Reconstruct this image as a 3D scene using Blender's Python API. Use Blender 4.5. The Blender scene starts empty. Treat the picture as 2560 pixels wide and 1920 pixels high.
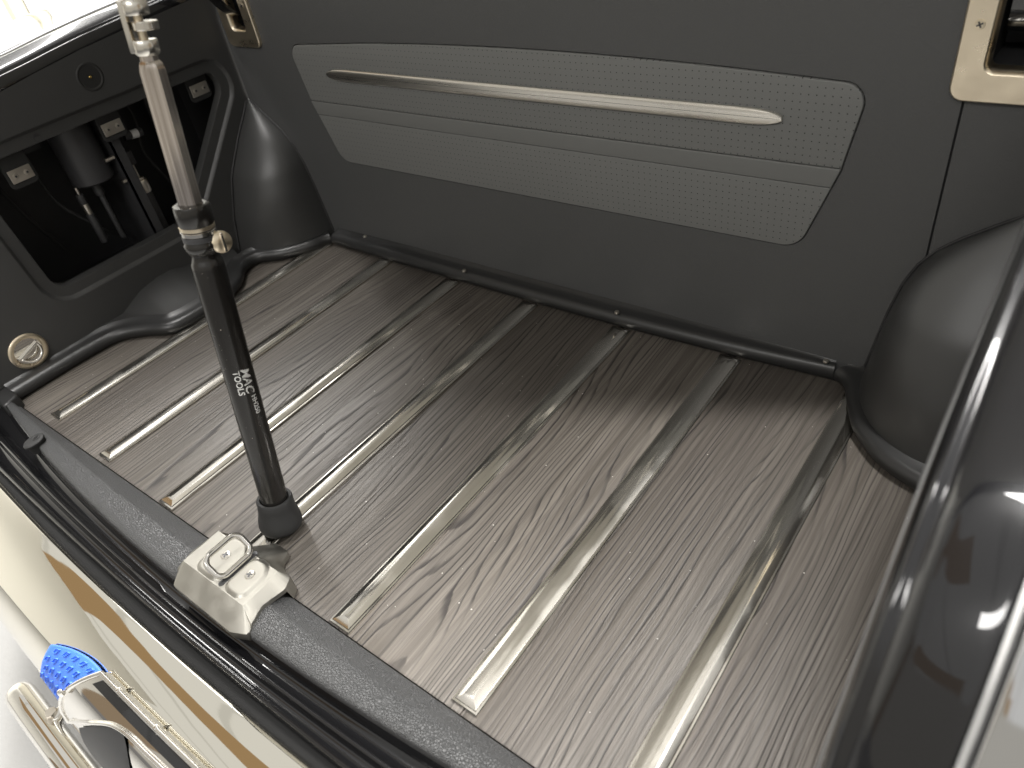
import bpy, bmesh, math, random
from mathutils import Vector, Matrix
from mathutils.geometry import tessellate_polygon
random.seed(7)
sc = bpy.context.scene
COL = sc.collection

# ------------------------------------------------------------------ camera
CAM = Vector((0.6192, -0.1684, 0.6232))
RX = Vector((0.7930, 0.5920, -0.1470)).normalized()
RZ = Vector((0.5360, -0.5620, 0.6300)).normalized()
RY = RZ.cross(RX).normalized(); RX = RY.cross(RZ).normalized()
FPX = 1841.5
cam = bpy.data.cameras.new('camera')
cam.sensor_width = 36.0; cam.lens = FPX / 2560 * 36.0
cam.clip_start = 0.01; cam.clip_end = 100
cam.dof.use_dof = True; cam.dof.focus_distance = 0.90; cam.dof.aperture_fstop = 6.5
camo = bpy.data.objects.new('camera', cam); COL.objects.link(camo)
camo.matrix_world = Matrix(((RX.x, RY.x, RZ.x, CAM.x), (RX.y, RY.y, RZ.y, CAM.y), (RX.z, RY.z, RZ.z, CAM.z), (0, 0, 0, 1)))
sc.camera = camo

# ------------------------------------------------------------------ light
sc.view_settings.view_transform = 'Standard'; sc.view_settings.look = 'None'
sc.view_settings.exposure = 0.53; sc.view_settings.gamma = 1.0
sc.cycles.use_denoising = True; sc.cycles.sample_clamp_direct = 3.0; sc.cycles.sample_clamp_indirect = 2.5
sc.cycles.max_bounces = 8; sc.cycles.caustics_reflective = False; sc.cycles.caustics_refractive = False
w = bpy.data.worlds.new('World'); sc.world = w; w.use_nodes = True
nt = w.node_tree; nt.nodes.clear()
def wn(t, **k):
    n = nt.nodes.new(t)
    for a, b in k.items(): setattr(n, a, b)
    return n
wo = wn('ShaderNodeOutputWorld'); bg = wn('ShaderNodeBackground')
tc = wn('ShaderNodeTexCoord'); sp = wn('ShaderNodeSeparateXYZ')
nt.links.new(tc.outputs['Generated'], sp.inputs[0])
# the workshop around the car: grey floor below, mixed walls and equipment at eye level, a pale ribbed ceiling
def wm(op, a, b=None, c=None):
    n = wn('ShaderNodeMath', operation=op)
    for i, v in enumerate((a, b, c)):
        if v is None: continue
        if isinstance(v, (int, float)): n.inputs[i].default_value = v
        else: nt.links.new(v, n.inputs[i])
    return n.outputs[0]
def wmix(f, a, b):
    n = wn('ShaderNodeMixRGB')
    for i, v in enumerate((f, a, b)):
        if isinstance(v, tuple): n.inputs[i].default_value = (*v, 1)
        elif isinstance(v, (int, float)): n.inputs[i].default_value = v
        else: nt.links.new(v, n.inputs[i])
    return n.outputs[0]
def wstep(v, a, b):
    n = wn('ShaderNodeMapRange'); n.inputs[1].default_value = a; n.inputs[2].default_value = b; nt.links.new(v, n.inputs[0]); return n.outputs[0]
X_, Y_, Z_ = sp.outputs[0], sp.outputs[1], sp.outputs[2]
az = wm('ARCTAN2', Y_, X_)
cell = wn('ShaderNodeTexVoronoi'); cell.voronoi_dimensions = '1D'; cell.inputs['Scale'].default_value = 2.6; nt.links.new(az, cell.inputs['W'])
cs = wn('ShaderNodeSeparateColor'); nt.links.new(cell.outputs['Color'], cs.inputs[0])
wallc = wmix(wm('GREATER_THAN', cs.outputs[0], .55), (.70, .66, .58), (.40, .30, .20))
wallc = wmix(wm('GREATER_THAN', cs.outputs[1], .70), wallc, (.10, .10, .11))
low = wmix(wstep(wm('ADD', Z_, wm('MULTIPLY', cs.outputs[2], .10)), -.02, .0), (.30, .29, .28), wallc)
zc = wm('MAXIMUM', Z_, .12)
px_, py_ = wm('DIVIDE', X_, zc), wm('DIVIDE', Y_, zc)
rib = wm('LESS_THAN', wm('ABSOLUTE', wm('SUBTRACT', wm('FRACT', wm('MULTIPLY', px_, 3.2)), .5)), .05)
ceil_ = wmix(rib, (1.0, .978, .925), (.80, .78, .73))
# tan patch added to the ceiling, shaped for its reflection in the tail panel
tan_patch = wm('LESS_THAN', wm('ABSOLUTE', wm('SUBTRACT', wm('FRACT', wm('ADD', wm('MULTIPLY_ADD', py_, .5556, .761), wm('MULTIPLY', wm('SINE', wm('MULTIPLY', px_, 6.5)), .09))), .5)), .13)
tan_patch = wm('MULTIPLY', tan_patch, wm('LESS_THAN', wm('ABSOLUTE', wm('ADD', px_, 1.2)), .6))
ceil_ = wmix(tan_patch, ceil_, (.50, .33, .17))
skyc = wmix(wstep(Z_, .34, .36), low, ceil_)
nt.links.new(skyc, bg.inputs[0]); bg.inputs[1].default_value = 0.48
nt.links.new(bg.outputs[0], wo.inputs[0])

def area(name, loc, target, sx, sy, power, col=(1, .98, .95)):
    l = bpy.data.lights.new(name, 'AREA'); l.shape = 'RECTANGLE'; l.size = sx; l.size_y = sy
    l.energy = power; l.color = col
    o = bpy.data.objects.new(name, l); COL.objects.link(o); o.location = loc
    o.rotation_euler = (Vector(target) - Vector(loc)).to_track_quat('-Z', 'Y').to_euler()
    return o
# long ceiling fittings over both sides of the car and behind it
area('ceiling_lamp', (-1.10, 0.5, 2.1), (-0.9, 0.4, 0), 0.14, 2.9, 165)
area('ceiling_lamp', (1.12, 0.85, 2.1), (0.85, 0.7, 0), 0.14, 2.2, 340)
area('ceiling_lamp', (0.6, -1.9, 2.2), (0.2, -0.2, 0), 2.0, 0.25, 26)
area('wall_fill', (-3.0, 1.5, 2.4), (-4.0, 1.5, .4), 0.3, 3.0, 60)  # added unseen light that whitens the background wall

# ------------------------------------------------------------------ pixel -> point (2560 x 1920 photograph)
def ray(u, v):
    return RX * ((u - 1280) / FPX) + RY * (-(v - 960) / FPX) - RZ
def on_z(u, v, z): r = ray(u, v); return CAM + r * ((z - CAM.z) / r.z)
def on_x(u, v, x): r = ray(u, v); return CAM + r * ((x - CAM.x) / r.x)
def on_y(u, v, y): r = ray(u, v); return CAM + r * ((y - CAM.y) / r.y)

# ------------------------------------------------------------------ materials
def mat(name):
    m = bpy.data.materials.new(name); m.use_nodes = True
    N = m.node_tree.nodes; L = m.node_tree.links
    return m, N, L, N['Principled BSDF']
def simple(name, col, rough=.5, metal=0, spec=.5, coat=0, coat_r=.03, bump=None, var=None):
    m, N, L, b = mat(name)
    b.inputs['Base Color'].default_value = (*col, 1); b.inputs['Roughness'].default_value = rough
    b.inputs['Metallic'].default_value = metal; b.inputs['Specular IOR Level'].default_value = spec
    b.inputs['Coat Weight'].default_value = coat; b.inputs['Coat Roughness'].default_value = coat_r
    t = N.new('ShaderNodeTexCoord')
    if bump:                                     # (scale, strength, distance, kind)
        if bump[3] == 'v':
            x = N.new('ShaderNodeTexVoronoi'); x.feature = 'DISTANCE_TO_EDGE'; x.inputs['Scale'].default_value = bump[0]; out = x.outputs['Distance']
            wv = N.new('ShaderNodeTexNoise'); wv.inputs['Scale'].default_value = bump[0] * .7
            ad = N.new('ShaderNodeMixRGB'); ad.blend_type = 'ADD'; ad.inputs[0].default_value = .9 / bump[0]
            L.new(t.outputs['Object'], wv.inputs['Vector']); L.new(t.outputs['Object'], ad.inputs[1]); L.new(wv.outputs['Color'], ad.inputs[2])
            L.new(ad.outputs[0], x.inputs['Vector'])
            mm = N.new('ShaderNodeMath'); mm.operation = 'MINIMUM'; mm.inputs[1].default_value = .16; L.new(out, mm.inputs[0]); out = mm.outputs[0]
        else:
            x = N.new('ShaderNodeTexNoise'); x.inputs['Scale'].default_value = bump[0]; x.inputs['Detail'].default_value = 3; out = x.outputs['Fac']
            L.new(t.outputs['Object'], x.inputs['Vector'])
        bp = N.new('ShaderNodeBump'); bp.inputs['Strength'].default_value = bump[1]; bp.inputs['Distance'].default_value = bump[2]
        L.new(out, bp.inputs['Height']); L.new(bp.outputs[0], b.inputs['Normal'])
    if var:                                      # (scale, lo, hi) roughness variation
        x = N.new('ShaderNodeTexNoise'); x.inputs['Scale'].default_value = var[0]; x.inputs['Detail'].default_value = 5
        r = N.new('ShaderNodeMapRange'); r.inputs[1].default_value = .35; r.inputs[2].default_value = .68
        r.inputs[3].default_value = var[1]; r.inputs[4].default_value = var[2]
        L.new(t.outputs['Object'], x.inputs['Vector']); L.new(x.outputs['Fac'], r.inputs[0]); L.new(r.outputs[0], b.inputs['Roughness'])
    return m
M = {}
M['leather'] = simple('black_leather', (.068, .0685, .0685), .47, spec=.42, bump=(520, .45, .0012, 'n'))
M['leather_side'] = simple('black_vinyl', (.040, .040, .0395), .44, spec=.45, bump=(1100, .2, .0005, 'n'))
M['sill_leather'] = simple('pebbled_leather', (.056, .0565, .057), .5, spec=.5, bump=(430, 1.0, .006, 'v'))
M['leather_arch'] = simple('smooth_black_leather', (.034, .034, .0335), .40, spec=.5, bump=(1100, .2, .0005, 'n'))
M['vinyl'] = simple('smooth_black_vinyl', (.018, .018, .018), .38, spec=.5, bump=(1500, .15, .0003, 'n'))
M['felt'] = simple('black_felt', (.010, .010, .010), .85, spec=.2, bump=(2500, .5, .0006, 'n'))
M['void'] = simple('flat_black_paint', (.022, .022, .023), .5, spec=.4)
M['darkmetal'] = simple('satin_black_metal', (.038, .038, .040), .45, spec=.4)
M['paint'] = simple('black_gloss_paint', (.004, .004, .0045), .2, spec=.1, coat=1, coat_r=.015)
M['paint'].node_tree.nodes['Principled BSDF'].inputs['Coat IOR'].default_value = 1.55
M['chrome'] = simple('chrome', (.86, .84, .80), .035, metal=1)
M['tail'] = simple('polished_tail_metal', (.90, .87, .78), .03, metal=1, bump=(7, .06, .004, 'n'))
M['skin'] = simple('polished_quarter_metal', (.66, .67, .69), .05, metal=1, bump=(7, .06, .004, 'n'))
M['trim'] = simple('bright_trim', (.84, .82, .77), .14, metal=1)
M['steel'] = simple('polished_stainless', (.74, .71, .65), .2, metal=1, var=(9, .14, .22))
M['satin'] = simple('satin_nickel', (.80, .70, .54), .30, metal=1, var=(60, .27, .38))
M['cast'] = simple('satin_cast_latch', (.36, .347, .312), .42, metal=1, var=(45, .35, .48))
M['zinc'] = simple('zinc_plate', (.62, .58, .52), .35, metal=1)
M['brass'] = simple('brass', (.85, .6, .2), .25, metal=1)
M['rubber'] = simple('black_rubber', (.022, .022, .022), .62, spec=.3, bump=(700, .2, .0005, 'n'))
def worn_print():
    m, N, L, b = mat('worn_white_print')
    t = N.new('ShaderNodeTexCoord'); n = N.new('ShaderNodeTexNoise'); n.inputs['Scale'].default_value = 700; n.inputs['Detail'].default_value = 3; L.new(t.outputs['Object'], n.inputs['Vector'])
    r = N.new('ShaderNodeMapRange'); r.inputs[1].default_value = .34; r.inputs[2].default_value = .40; L.new(n.outputs['Fac'], r.inputs[0])
    x = N.new('ShaderNodeMixRGB'); x.inputs[1].default_value = (.02, .019, .018, 1); x.inputs[2].default_value = (.72, .72, .70, 1); L.new(r.outputs[0], x.inputs[0]); L.new(x.outputs[0], b.inputs['Base Color']); b.inputs['Roughness'].default_value = .5
    return m
M['print'] = worn_print()
M['white'] = simple('white_label', (.7, .7, .7), .6)
M['concrete'] = simple('pale_concrete', (.24, .238, .232), .75, bump=(60, .3, .003, 'n'))
M['wallpaint'] = simple('white_wall_paint', (.82, .81, .76), .7)
M['cream'] = simple('cream_paint', (.62, .58, .44), .6)
M['lidlining'] = simple('cream_lid_lining', (.80, .78, .72), .7, spec=.3)
M['blue'] = simple('blue_reflection', (.055, .17, .68), .5, spec=.4, bump=(900, .12, .0004, 'n'))  # colour of a blue reflection, given to a solid pad

def rod_steel():                                 # drawn steel with lengthwise streaks
    m, N, L, b = mat('drawn_steel')
    t = N.new('ShaderNodeTexCoord'); q = N.new('ShaderNodeMapping'); q.inputs['Scale'].default_value = (420, 420, 5); L.new(t.outputs['Object'], q.inputs[0])
    n = N.new('ShaderNodeTexNoise'); n.inputs['Scale'].default_value = 1; n.inputs['Detail'].default_value = 3; L.new(q.outputs[0], n.inputs['Vector'])
    c = N.new('ShaderNodeValToRGB'); c.color_ramp.elements[0].position = .32; c.color_ramp.elements[0].color = (.40, .35, .31, 1); c.color_ramp.elements[1].position = .65; c.color_ramp.elements[1].color = (.80, .74, .69, 1)
    L.new(n.outputs['Fac'], c.inputs[0]); L.new(c.outputs[0], b.inputs['Base Color']); b.inputs['Metallic'].default_value = 1; b.inputs['Roughness'].default_value = .16
    return m
M['rodsteel'] = rod_steel()
def strip_steel():                               # polished strips with wiped smears and settled dust
    m, N, L, b = mat('smeared_stainless')
    t = N.new('ShaderNodeTexCoord')
    def noise(sx, sy, d):
        q = N.new('ShaderNodeMapping'); q.inputs['Scale'].default_value = (sx, sy, 1); L.new(t.outputs['Object'], q.inputs[0])
        n = N.new('ShaderNodeTexNoise'); n.inputs['Scale'].default_value = 1; n.inputs['Detail'].default_value = d; L.new(q.outputs[0], n.inputs['Vector']); return n.outputs['Fac']
    def rng(v, a, b_, c, d):
        n = N.new('ShaderNodeMapRange'); n.interpolation_type = 'SMOOTHSTEP'
        for i, x in enumerate((a, b_, c, d)): n.inputs[i + 1].default_value = x
        L.new(v, n.inputs[0]); return n.outputs[0]
    sm = rng(noise(26, 11, 4), .50, .64, 0, 1)
    r = N.new('ShaderNodeMath'); r.operation = 'MULTIPLY_ADD'; r.inputs[1].default_value = .06; r.inputs[2].default_value = .13; L.new(sm, r.inputs[0]); L.new(r.outputs[0], b.inputs['Roughness'])
    du = rng(noise(1500, 1500, 1), .74, .78, 0, 1); dm = rng(noise(20, 9, 2), .52, .68, .03, .8)
    dd = N.new('ShaderNodeMath'); dd.operation = 'MULTIPLY'; L.new(du, dd.inputs[0]); L.new(dm, dd.inputs[1])
    hz = N.new('ShaderNodeMath'); hz.operation = 'MULTIPLY_ADD'; hz.inputs[1].default_value = .02; L.new(sm, hz.inputs[0]); L.new(dd.outputs[0], hz.inputs[2])
    b.inputs['Base Color'].default_value = (.78, .75, .69, 1)
    im = N.new('ShaderNodeMath'); im.operation = 'SUBTRACT'; im.inputs[0].default_value = 1; im.use_clamp = True; L.new(hz.outputs[0], im.inputs[1]); L.new(im.outputs[0], b.inputs['Metallic'])
    return m
M['strip'] = strip_steel()
def tube_paint():                                # chipped gloss black paint with dust
    m, N, L, b = mat('chipped_black_enamel')
    t = N.new('ShaderNodeTexCoord')
    n = N.new('ShaderNodeTexNoise'); n.inputs['Scale'].default_value = 420; n.inputs['Detail'].default_value = 2
    n2 = N.new('ShaderNodeTexNoise'); n2.inputs['Scale'].default_value = 22
    L.new(t.outputs['Object'], n.inputs['Vector']); L.new(t.outputs['Object'], n2.inputs['Vector'])
    a = N.new('ShaderNodeMath'); a.operation = 'MULTIPLY_ADD'; a.inputs[1].default_value = .35; L.new(n2.outputs['Fac'], a.inputs[0]); L.new(n.outputs['Fac'], a.inputs[2])
    r = N.new('ShaderNodeMapRange'); r.inputs[1].default_value = .93; r.inputs[2].default_value = .97; L.new(a.outputs[0], r.inputs[0])
    mx = N.new('ShaderNodeMixRGB'); mx.inputs[1].default_value = (.012, .011, .010, 1); mx.inputs[2].default_value = (.35, .32, .28, 1)
    L.new(r.outputs[0], mx.inputs[0]); L.new(mx.outputs[0], b.inputs['Base Color'])
    b.inputs['Roughness'].default_value = .2; b.inputs['Specular IOR Level'].default_value = .55
    return m
M['tube'] = tube_paint()

def wood():
    m, N, L, b = mat('dark_wood_grain')
    t = N.new('ShaderNodeTexCoord'); oi = N.new('ShaderNodeObjectInfo')
    off = N.new('ShaderNodeCombineXYZ')
    k1 = N.new('ShaderNodeMath'); k1.operation = 'MULTIPLY'; k1.inputs[1].default_value = 7.3; L.new(oi.outputs['Random'], k1.inputs[0])
    L.new(k1.outputs[0], off.inputs[1]); L.new(k1.outputs[0], off.inputs[2])
    ad = N.new('ShaderNodeVectorMath'); ad.operation = 'ADD'; L.new(t.outputs['Object'], ad.inputs[0]); L.new(off.outputs[0], ad.inputs[1])
    def mapped(sx, sy):
        q = N.new('ShaderNodeMapping'); q.inputs['Scale'].default_value = (sx, sy, 1); L.new(ad.outputs[0], q.inputs['Vector']); return q
    def noise(sx, sy, d=3, r=.55):
        q = mapped(sx, sy); n = N.new('ShaderNodeTexNoise'); n.inputs['Scale'].default_value = 1; n.inputs['Detail'].default_value = d; n.inputs['Roughness'].default_value = r
        L.new(q.outputs[0], n.inputs['Vector']); return n.outputs['Fac']
    def math_(op, a, b_=None, c=None):
        n = N.new('ShaderNodeMath'); n.operation = op
        for i, v in enumerate((a, b_, c)):
            if v is None: continue
            if isinstance(v, (int, float)): n.inputs[i].default_value = v
            else: L.new(v, n.inputs[i])
        return n.outputs[0]
    def rng(v, a, b_, c=0, d=1):
        n = N.new('ShaderNodeMapRange'); n.interpolation_type = 'SMOOTHSTEP'
        for i, q in enumerate((a, b_, c, d)): n.inputs[i + 1].default_value = q
        L.new(v, n.inputs[0]); return n.outputs[0]
    s = N.new('ShaderNodeSeparateXYZ'); L.new(ad.outputs[0], s.inputs[0])
    big = noise(8, 1.35, 2, .4); mid = noise(24, 3.4, 2, .5); fine = noise(90, 14, 2, .5)
    # growth-ring field: contour lines of a long stretched noise laid over the board's width
    f = math_('MULTIPLY_ADD', big, 19, math_('MULTIPLY_ADD', s.outputs[0], 130, math_('MULTIPLY_ADD', mid, 2.4, math_('MULTIPLY', fine, .6))))
    fr = math_('FRACT', f)
    line = math_('MULTIPLY', rng(fr, .60, .88), rng(fr, 1.0, .94))
    lw = rng(noise(50, 3, 2), .34, .62, .25, 1)
    line = math_('MULTIPLY', line, lw)
    pore = rng(noise(900, 14, 2, .6), .50, .72)
    streak = noise(220, 2.2, 3, .6)
    tone = noise(9, 1.2, 2)
    c1 = N.new('ShaderNodeMixRGB'); c1.inputs[1].default_value = (.074, .065, .055, 1); c1.inputs[2].default_value = (.128, .114, .099, 1)
    L.new(rng(streak, .3, .7), c1.inputs[0])
    c2 = N.new('ShaderNodeMixRGB'); c2.blend_type = 'MULTIPLY'; c2.inputs[2].default_value = (.80, .79, .80, 1); L.new(rng(tone, .35, .7), c2.inputs[0]); L.new(c1.outputs[0], c2.inputs[1])
    c3 = N.new('ShaderNodeMixRGB'); c3.inputs[2].default_value = (.020, .0175, .0165, 1); L.new(math_('MULTIPLY', line, .95), c3.inputs[0]); L.new(c2.outputs[0], c3.inputs[1])
    c4 = N.new('ShaderNodeMixRGB'); c4.inputs[2].default_value = (.04, .035, .032, 1); L.new(math_('MULTIPLY', pore, .55), c4.inputs[0]); L.new(c3.outputs[0], c4.inputs[1])
    # pale dust specks
    v = N.new('ShaderNodeTexVoronoi'); v.inputs['Scale'].default_value = 130; L.new(t.outputs['Object'], v.inputs['Vector'])
    sepc = N.new('ShaderNodeSeparateColor'); L.new(v.outputs['Color'], sepc.inputs[0])
    rad = math_('MULTIPLY', rng(sepc.outputs[0], .82, 1.0), .095)
    dust = math_('LESS_THAN', v.outputs['Distance'], rad)
    c5 = N.new('ShaderNodeMixRGB'); c5.inputs[2].default_value = (.6, .58, .54, 1); L.new(math_('MULTIPLY', dust, .75), c5.inputs[0]); L.new(c4.outputs[0], c5.inputs[1])
    tn = N.new('ShaderNodeMapRange'); tn.inputs[3].default_value = .80; tn.inputs[4].default_value = 1.18
    L.new(math_('FRACT', math_('MULTIPLY', oi.outputs['Random'], 17.3)), tn.inputs[0])
    c6 = N.new('ShaderNodeVectorMath'); c6.operation = 'SCALE'; L.new(c5.outputs[0], c6.inputs[0]); L.new(tn.outputs[0], c6.inputs['Scale'])
    L.new(c6.outputs[0], b.inputs['Base Color'])
    b.inputs['Specular IOR Level'].default_value = .32
    L.new(rng(line, 0, 1, .46, .6), b.inputs['Roughness'])
    bp = N.new('ShaderNodeBump'); bp.inputs['Strength'].default_value = .5; bp.inputs['Distance'].default_value = .0006; bp.invert = True
    L.new(math_('MULTIPLY_ADD', pore, .5, line), bp.inputs['Height']); L.new(bp.outputs[0], b.inputs['Normal'])
    return m
M['wood'] = wood()

def perforated(axis_u, axis_v, pitch=.0078, rad=.00062):
    m, N, L, b = mat('perforated_leather')
    t = N.new('ShaderNodeTexCoord'); s = N.new('ShaderNodeSeparateXYZ'); L.new(t.outputs['Object'], s.inputs[0])
    def m_(op, a, b_=None, c=None):
        n = N.new('ShaderNodeMath'); n.operation = op
        for i, v in enumerate((a, b_, c)):
            if v is None: continue
            if isinstance(v, (int, float)): n.inputs[i].default_value = v
            else: L.new(v, n.inputs[i])
        return n.outputs[0]
    def cell(o): return m_('SUBTRACT', m_('FRACT', m_('MULTIPLY', o, 1 / pitch)), .5)
    u = cell(s.outputs[axis_u]); v = cell(s.outputs[axis_v])
    d = m_('SQRT', m_('ADD', m_('MULTIPLY', u, u), m_('MULTIPLY', v, v)))
    n = N.new('ShaderNodeMapRange'); n.inputs[1].default_value = rad / pitch * 1.15; n.inputs[2].default_value = rad / pitch * .8; L.new(d, n.inputs[0])
    mx = N.new('ShaderNodeMixRGB'); mx.inputs[1].default_value = (.148, .150, .145, 1); mx.inputs[2].default_value = (.004, .004, .004, 1)
    L.new(n.outputs[0], mx.inputs[0]); L.new(mx.outputs[0], b.inputs['Base Color'])
    b.inputs['Roughness'].default_value = .52; b.inputs['Specular IOR Level'].default_value = .35
    g = N.new('ShaderNodeTexNoise'); g.inputs['Scale'].default_value = 520; g.inputs['Detail'].default_value = 3; L.new(t.outputs['Object'], g.inputs['Vector'])
    h = m_('SUBTRACT', m_('MULTIPLY', g.outputs['Fac'], .5), m_('MULTIPLY', n.outputs[0], 1.5))
    bp = N.new('ShaderNodeBump'); bp.inputs['Strength'].default_value = .35; bp.inputs['Distance'].default_value = .0006
    L.new(h, bp.inputs['Height']); L.new(bp.outputs[0], b.inputs['Normal'])
    return m
M['perf'] = perforated(0, 2)
M['insert'] = simple('grey_leather', (.143, .145, .140), .52, spec=.35, bump=(900, .25, .0006, 'n'))

def brushed():
    m, N, L, b = mat('brushed_stainless')
    t = N.new('ShaderNodeTexCoord'); q = N.new('ShaderNodeMapping'); q.inputs['Scale'].default_value = (12, 900, 900); L.new(t.outputs['Object'], q.inputs[0])
    n = N.new('ShaderNodeTexNoise'); n.inputs['Scale'].default_value = 1; n.inputs['Detail'].default_value = 2; L.new(q.outputs[0], n.inputs['Vector'])
    r_ = N.new('ShaderNodeMapRange'); r_.inputs[3].default_value = .22; r_.inputs[4].default_value = .36; L.new(n.outputs['Fac'], r_.inputs[0]); L.new(r_.outputs[0], b.inputs['Roughness'])
    b.inputs['Base Color'].default_value = (.86, .83, .77, 1); b.inputs['Metallic'].default_value = 1
    return m
M['brushed'] = brushed()

# ------------------------------------------------------------------ mesh helpers
def obj(name, bm, m, parent=None, smooth=40, label=None):
    me = bpy.data.meshes.new(name); bm.normal_update(); bm.to_mesh(me); bm.free()
    if smooth:
        me.shade_smooth(); me.set_sharp_from_angle(angle=math.radians(smooth))
    me.materials.append(M[m] if isinstance(m, str) else m)
    o = bpy.data.objects.new(name, me); COL.objects.link(o)
    if parent: o.parent = parent
    if label: o['label'] = label
    return o
def empty(name, loc=(0, 0, 0)):
    o = bpy.data.objects.new(name, None); COL.objects.link(o); o.location = loc; return o
def place(o, mtx):
    o.matrix_basis = mtx; return o
def rings(bm, rs, closed=True, cap0=False, cap1=False):
    """skin a list of equal-length vertex loops"""
    vs = [[bm.verts.new(p) for p in r] for r in rs]
    n = len(vs[0])
    for a, b in zip(vs, vs[1:]):
        for i in range(n if closed else n - 1):
            j = (i + 1) % n
            try: bm.faces.new((a[i], a[j], b[j], b[i]))
            except ValueError: pass
    if cap0: bm.faces.new(list(reversed(vs[0])))
    if cap1: bm.faces.new(vs[-1])
    return vs
def fix(bm):
    bmesh.ops.recalc_face_normals(bm, faces=bm.faces); return bm
def lathe(bm, prof, seg=32, mtx=None, cap=True):
    rs = [[(r * math.cos(2 * math.pi * i / seg), r * math.sin(2 * math.pi * i / seg), z) for i in range(seg)] for r, z in prof]
    if mtx is not None: rs = [[mtx @ Vector(p) for p in r] for r in rs]
    rings(bm, rs, True, cap, cap); return fix(bm)
def box(bm, lo, hi, mtx=None, bev=0):
    c = [(x, y, z) for x in (lo[0], hi[0]) for y in (lo[1], hi[1]) for z in (lo[2], hi[2])]
    if mtx is not None: c = [mtx @ Vector(p) for p in c]
    v = [bm.verts.new(p) for p in c]
    fs = [bm.faces.new([v[i] for i in f]) for f in ((0, 1, 3, 2), (4, 6, 7, 5), (0, 4, 5, 1), (2, 3, 7, 6), (0, 2, 6, 4), (1, 5, 7, 3))]
    if bev:
        es = list({e for f in fs for e in f.edges})
        bmesh.ops.bevel(bm, geom=es, offset=bev, segments=2, profile=.6, affect='EDGES')
    return bm
def tube(bm, path, r, seg=16, cap=True, closed=False):
    path = [Vector(p) for p in path]; rs = []; prev = None; n = len(path)
    for i, p in enumerate(path):
        a = path[(i - 1) % n] if closed else path[max(i - 1, 0)]; b = path[(i + 1) % n] if closed else path[min(i + 1, n - 1)]
        t = (b - a).normalized()
        if prev is None:
            u = t.orthogonal().normalized()
        else:
            u = (prev - t * prev.dot(t)).normalized()
        prev = u; v = t.cross(u); rr = r[i] if isinstance(r, (list, tuple)) else r
        rs.append([p + (u * math.cos(2 * math.pi * k / seg) + v * math.sin(2 * math.pi * k / seg)) * rr for k in range(seg)])
    if closed: rs.append(rs[0])
    rings(bm, rs, True, cap and not closed, cap and not closed)
    if closed: bmesh.ops.remove_doubles(bm, verts=bm.verts, dist=1e-6)
    return fix(bm)
def round_poly(pts, rad, n=6):
    """2D polygon with rounded corners"""
    out = []; m = len(pts)
    for i in range(m):
        p = Vector(pts[i]); a = Vector(pts[i - 1]); b = Vector(pts[(i + 1) % m])
        r = rad[i] if isinstance(rad, (list, tuple)) else rad
        da = (a - p).normalized(); db = (b - p).normalized()
        if r <= 0: out.append(p); continue
        ang = da.angle(db); d = min(r / math.tan(ang / 2), (a - p).length * .49, (b - p).length * .49); rr = d * math.tan(ang / 2)
        c = p + (da + db).normalized() * (rr / math.sin(ang / 2))
        p0 = p + da * d - c; p1 = p + db * d - c
        a0 = math.atan2(p0.y, p0.x); a1 = math.atan2(p1.y, p1.x); dd = (a1 - a0 + math.pi) % (2 * math.pi) - math.pi
        for k in range(n + 1):
            t = a0 + dd * k / n; out.append(Vector((c.x + rr * math.cos(t), c.y + rr * math.sin(t))))
    return out
def resample(loop, n):
    loop = [Vector(p) for p in loop]; L = [0]
    m = len(loop)
    for i in range(m): L.append(L[-1] + (loop[(i + 1) % m] - loop[i]).length)
    out = []
    j = 0
    for k in range(n):
        s = L[-1] * k / n
        while L[j + 1] < s: j += 1
        t = (s - L[j]) / max(L[j + 1] - L[j], 1e-9); out.append(loop[j].lerp(loop[(j + 1) % m], t))
    return out
def area2(l): return sum(l[i - 1].x * l[i].y - l[i].x * l[i - 1].y for i in range(len(l))) / 2
def inset(loop, d):
    """move every vertex of a loop inward by d"""
    s = 1 if area2(loop) > 0 else -1; out = []; n = len(loop)
    for i in range(n):
        a = loop[i - 1]; b = loop[(i + 1) % n]; p = loop[i]
        e0 = (p - a).normalized() if (p - a).length > 1e-9 else (b - p).normalized()
        e1 = (b - p).normalized() if (b - p).length > 1e-9 else e0
        n0 = Vector((-e0.y, e0.x)) * s; n1 = Vector((-e1.y, e1.x)) * s
        nn = (n0 + n1); nn = nn / max(nn.length, 1e-6); nn = nn / max(nn.dot(n1), .5)
        out.append(p + nn * d)
    return out
def flat(bm, loops, fn, w=0.0):
    """flat sheet bounded by loops[0] with holes loops[1:]"""
    tri = tessellate_polygon([[Vector((p[0], p[1], 0)) for p in l] for l in loops])
    allv = [bm.verts.new(fn(p[0], p[1], w)) for l in loops for p in l]
    for t in tri:
        try: bm.faces.new([allv[i] for i in t])
        except ValueError: pass
    return allv
def slab(bm, loop, fn, levels, cap=True):
    """loop lofted through (inset, height) levels and capped"""
    loop = [Vector((p[0], p[1])) for p in loop]
    rs = []
    for ins, h in levels:
        l = inset(loop, ins) if ins else loop
        rs.append([fn(p.x, p.y, h) for p in l])
    vs = rings(bm, rs, True)
    if cap: bm.faces.new(vs[-1])
    return vs
def edge_levels(t, r, base=0.0):
    return [(0, base), (0, base + t - r)] + [(r * (1 - math.cos(a)), base + t - r + r * math.sin(a)) for a in (math.radians(q) for q in (22, 45, 67, 90))]
WALL_Y = 0.582
wall = lambda u, v, w: (u, WALL_Y - w, v)
SIDE_X = -0.6
lside = lambda u, v, w: (SIDE_X + w, u, v)
top = lambda u, v, w: (u, v, w)
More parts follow.
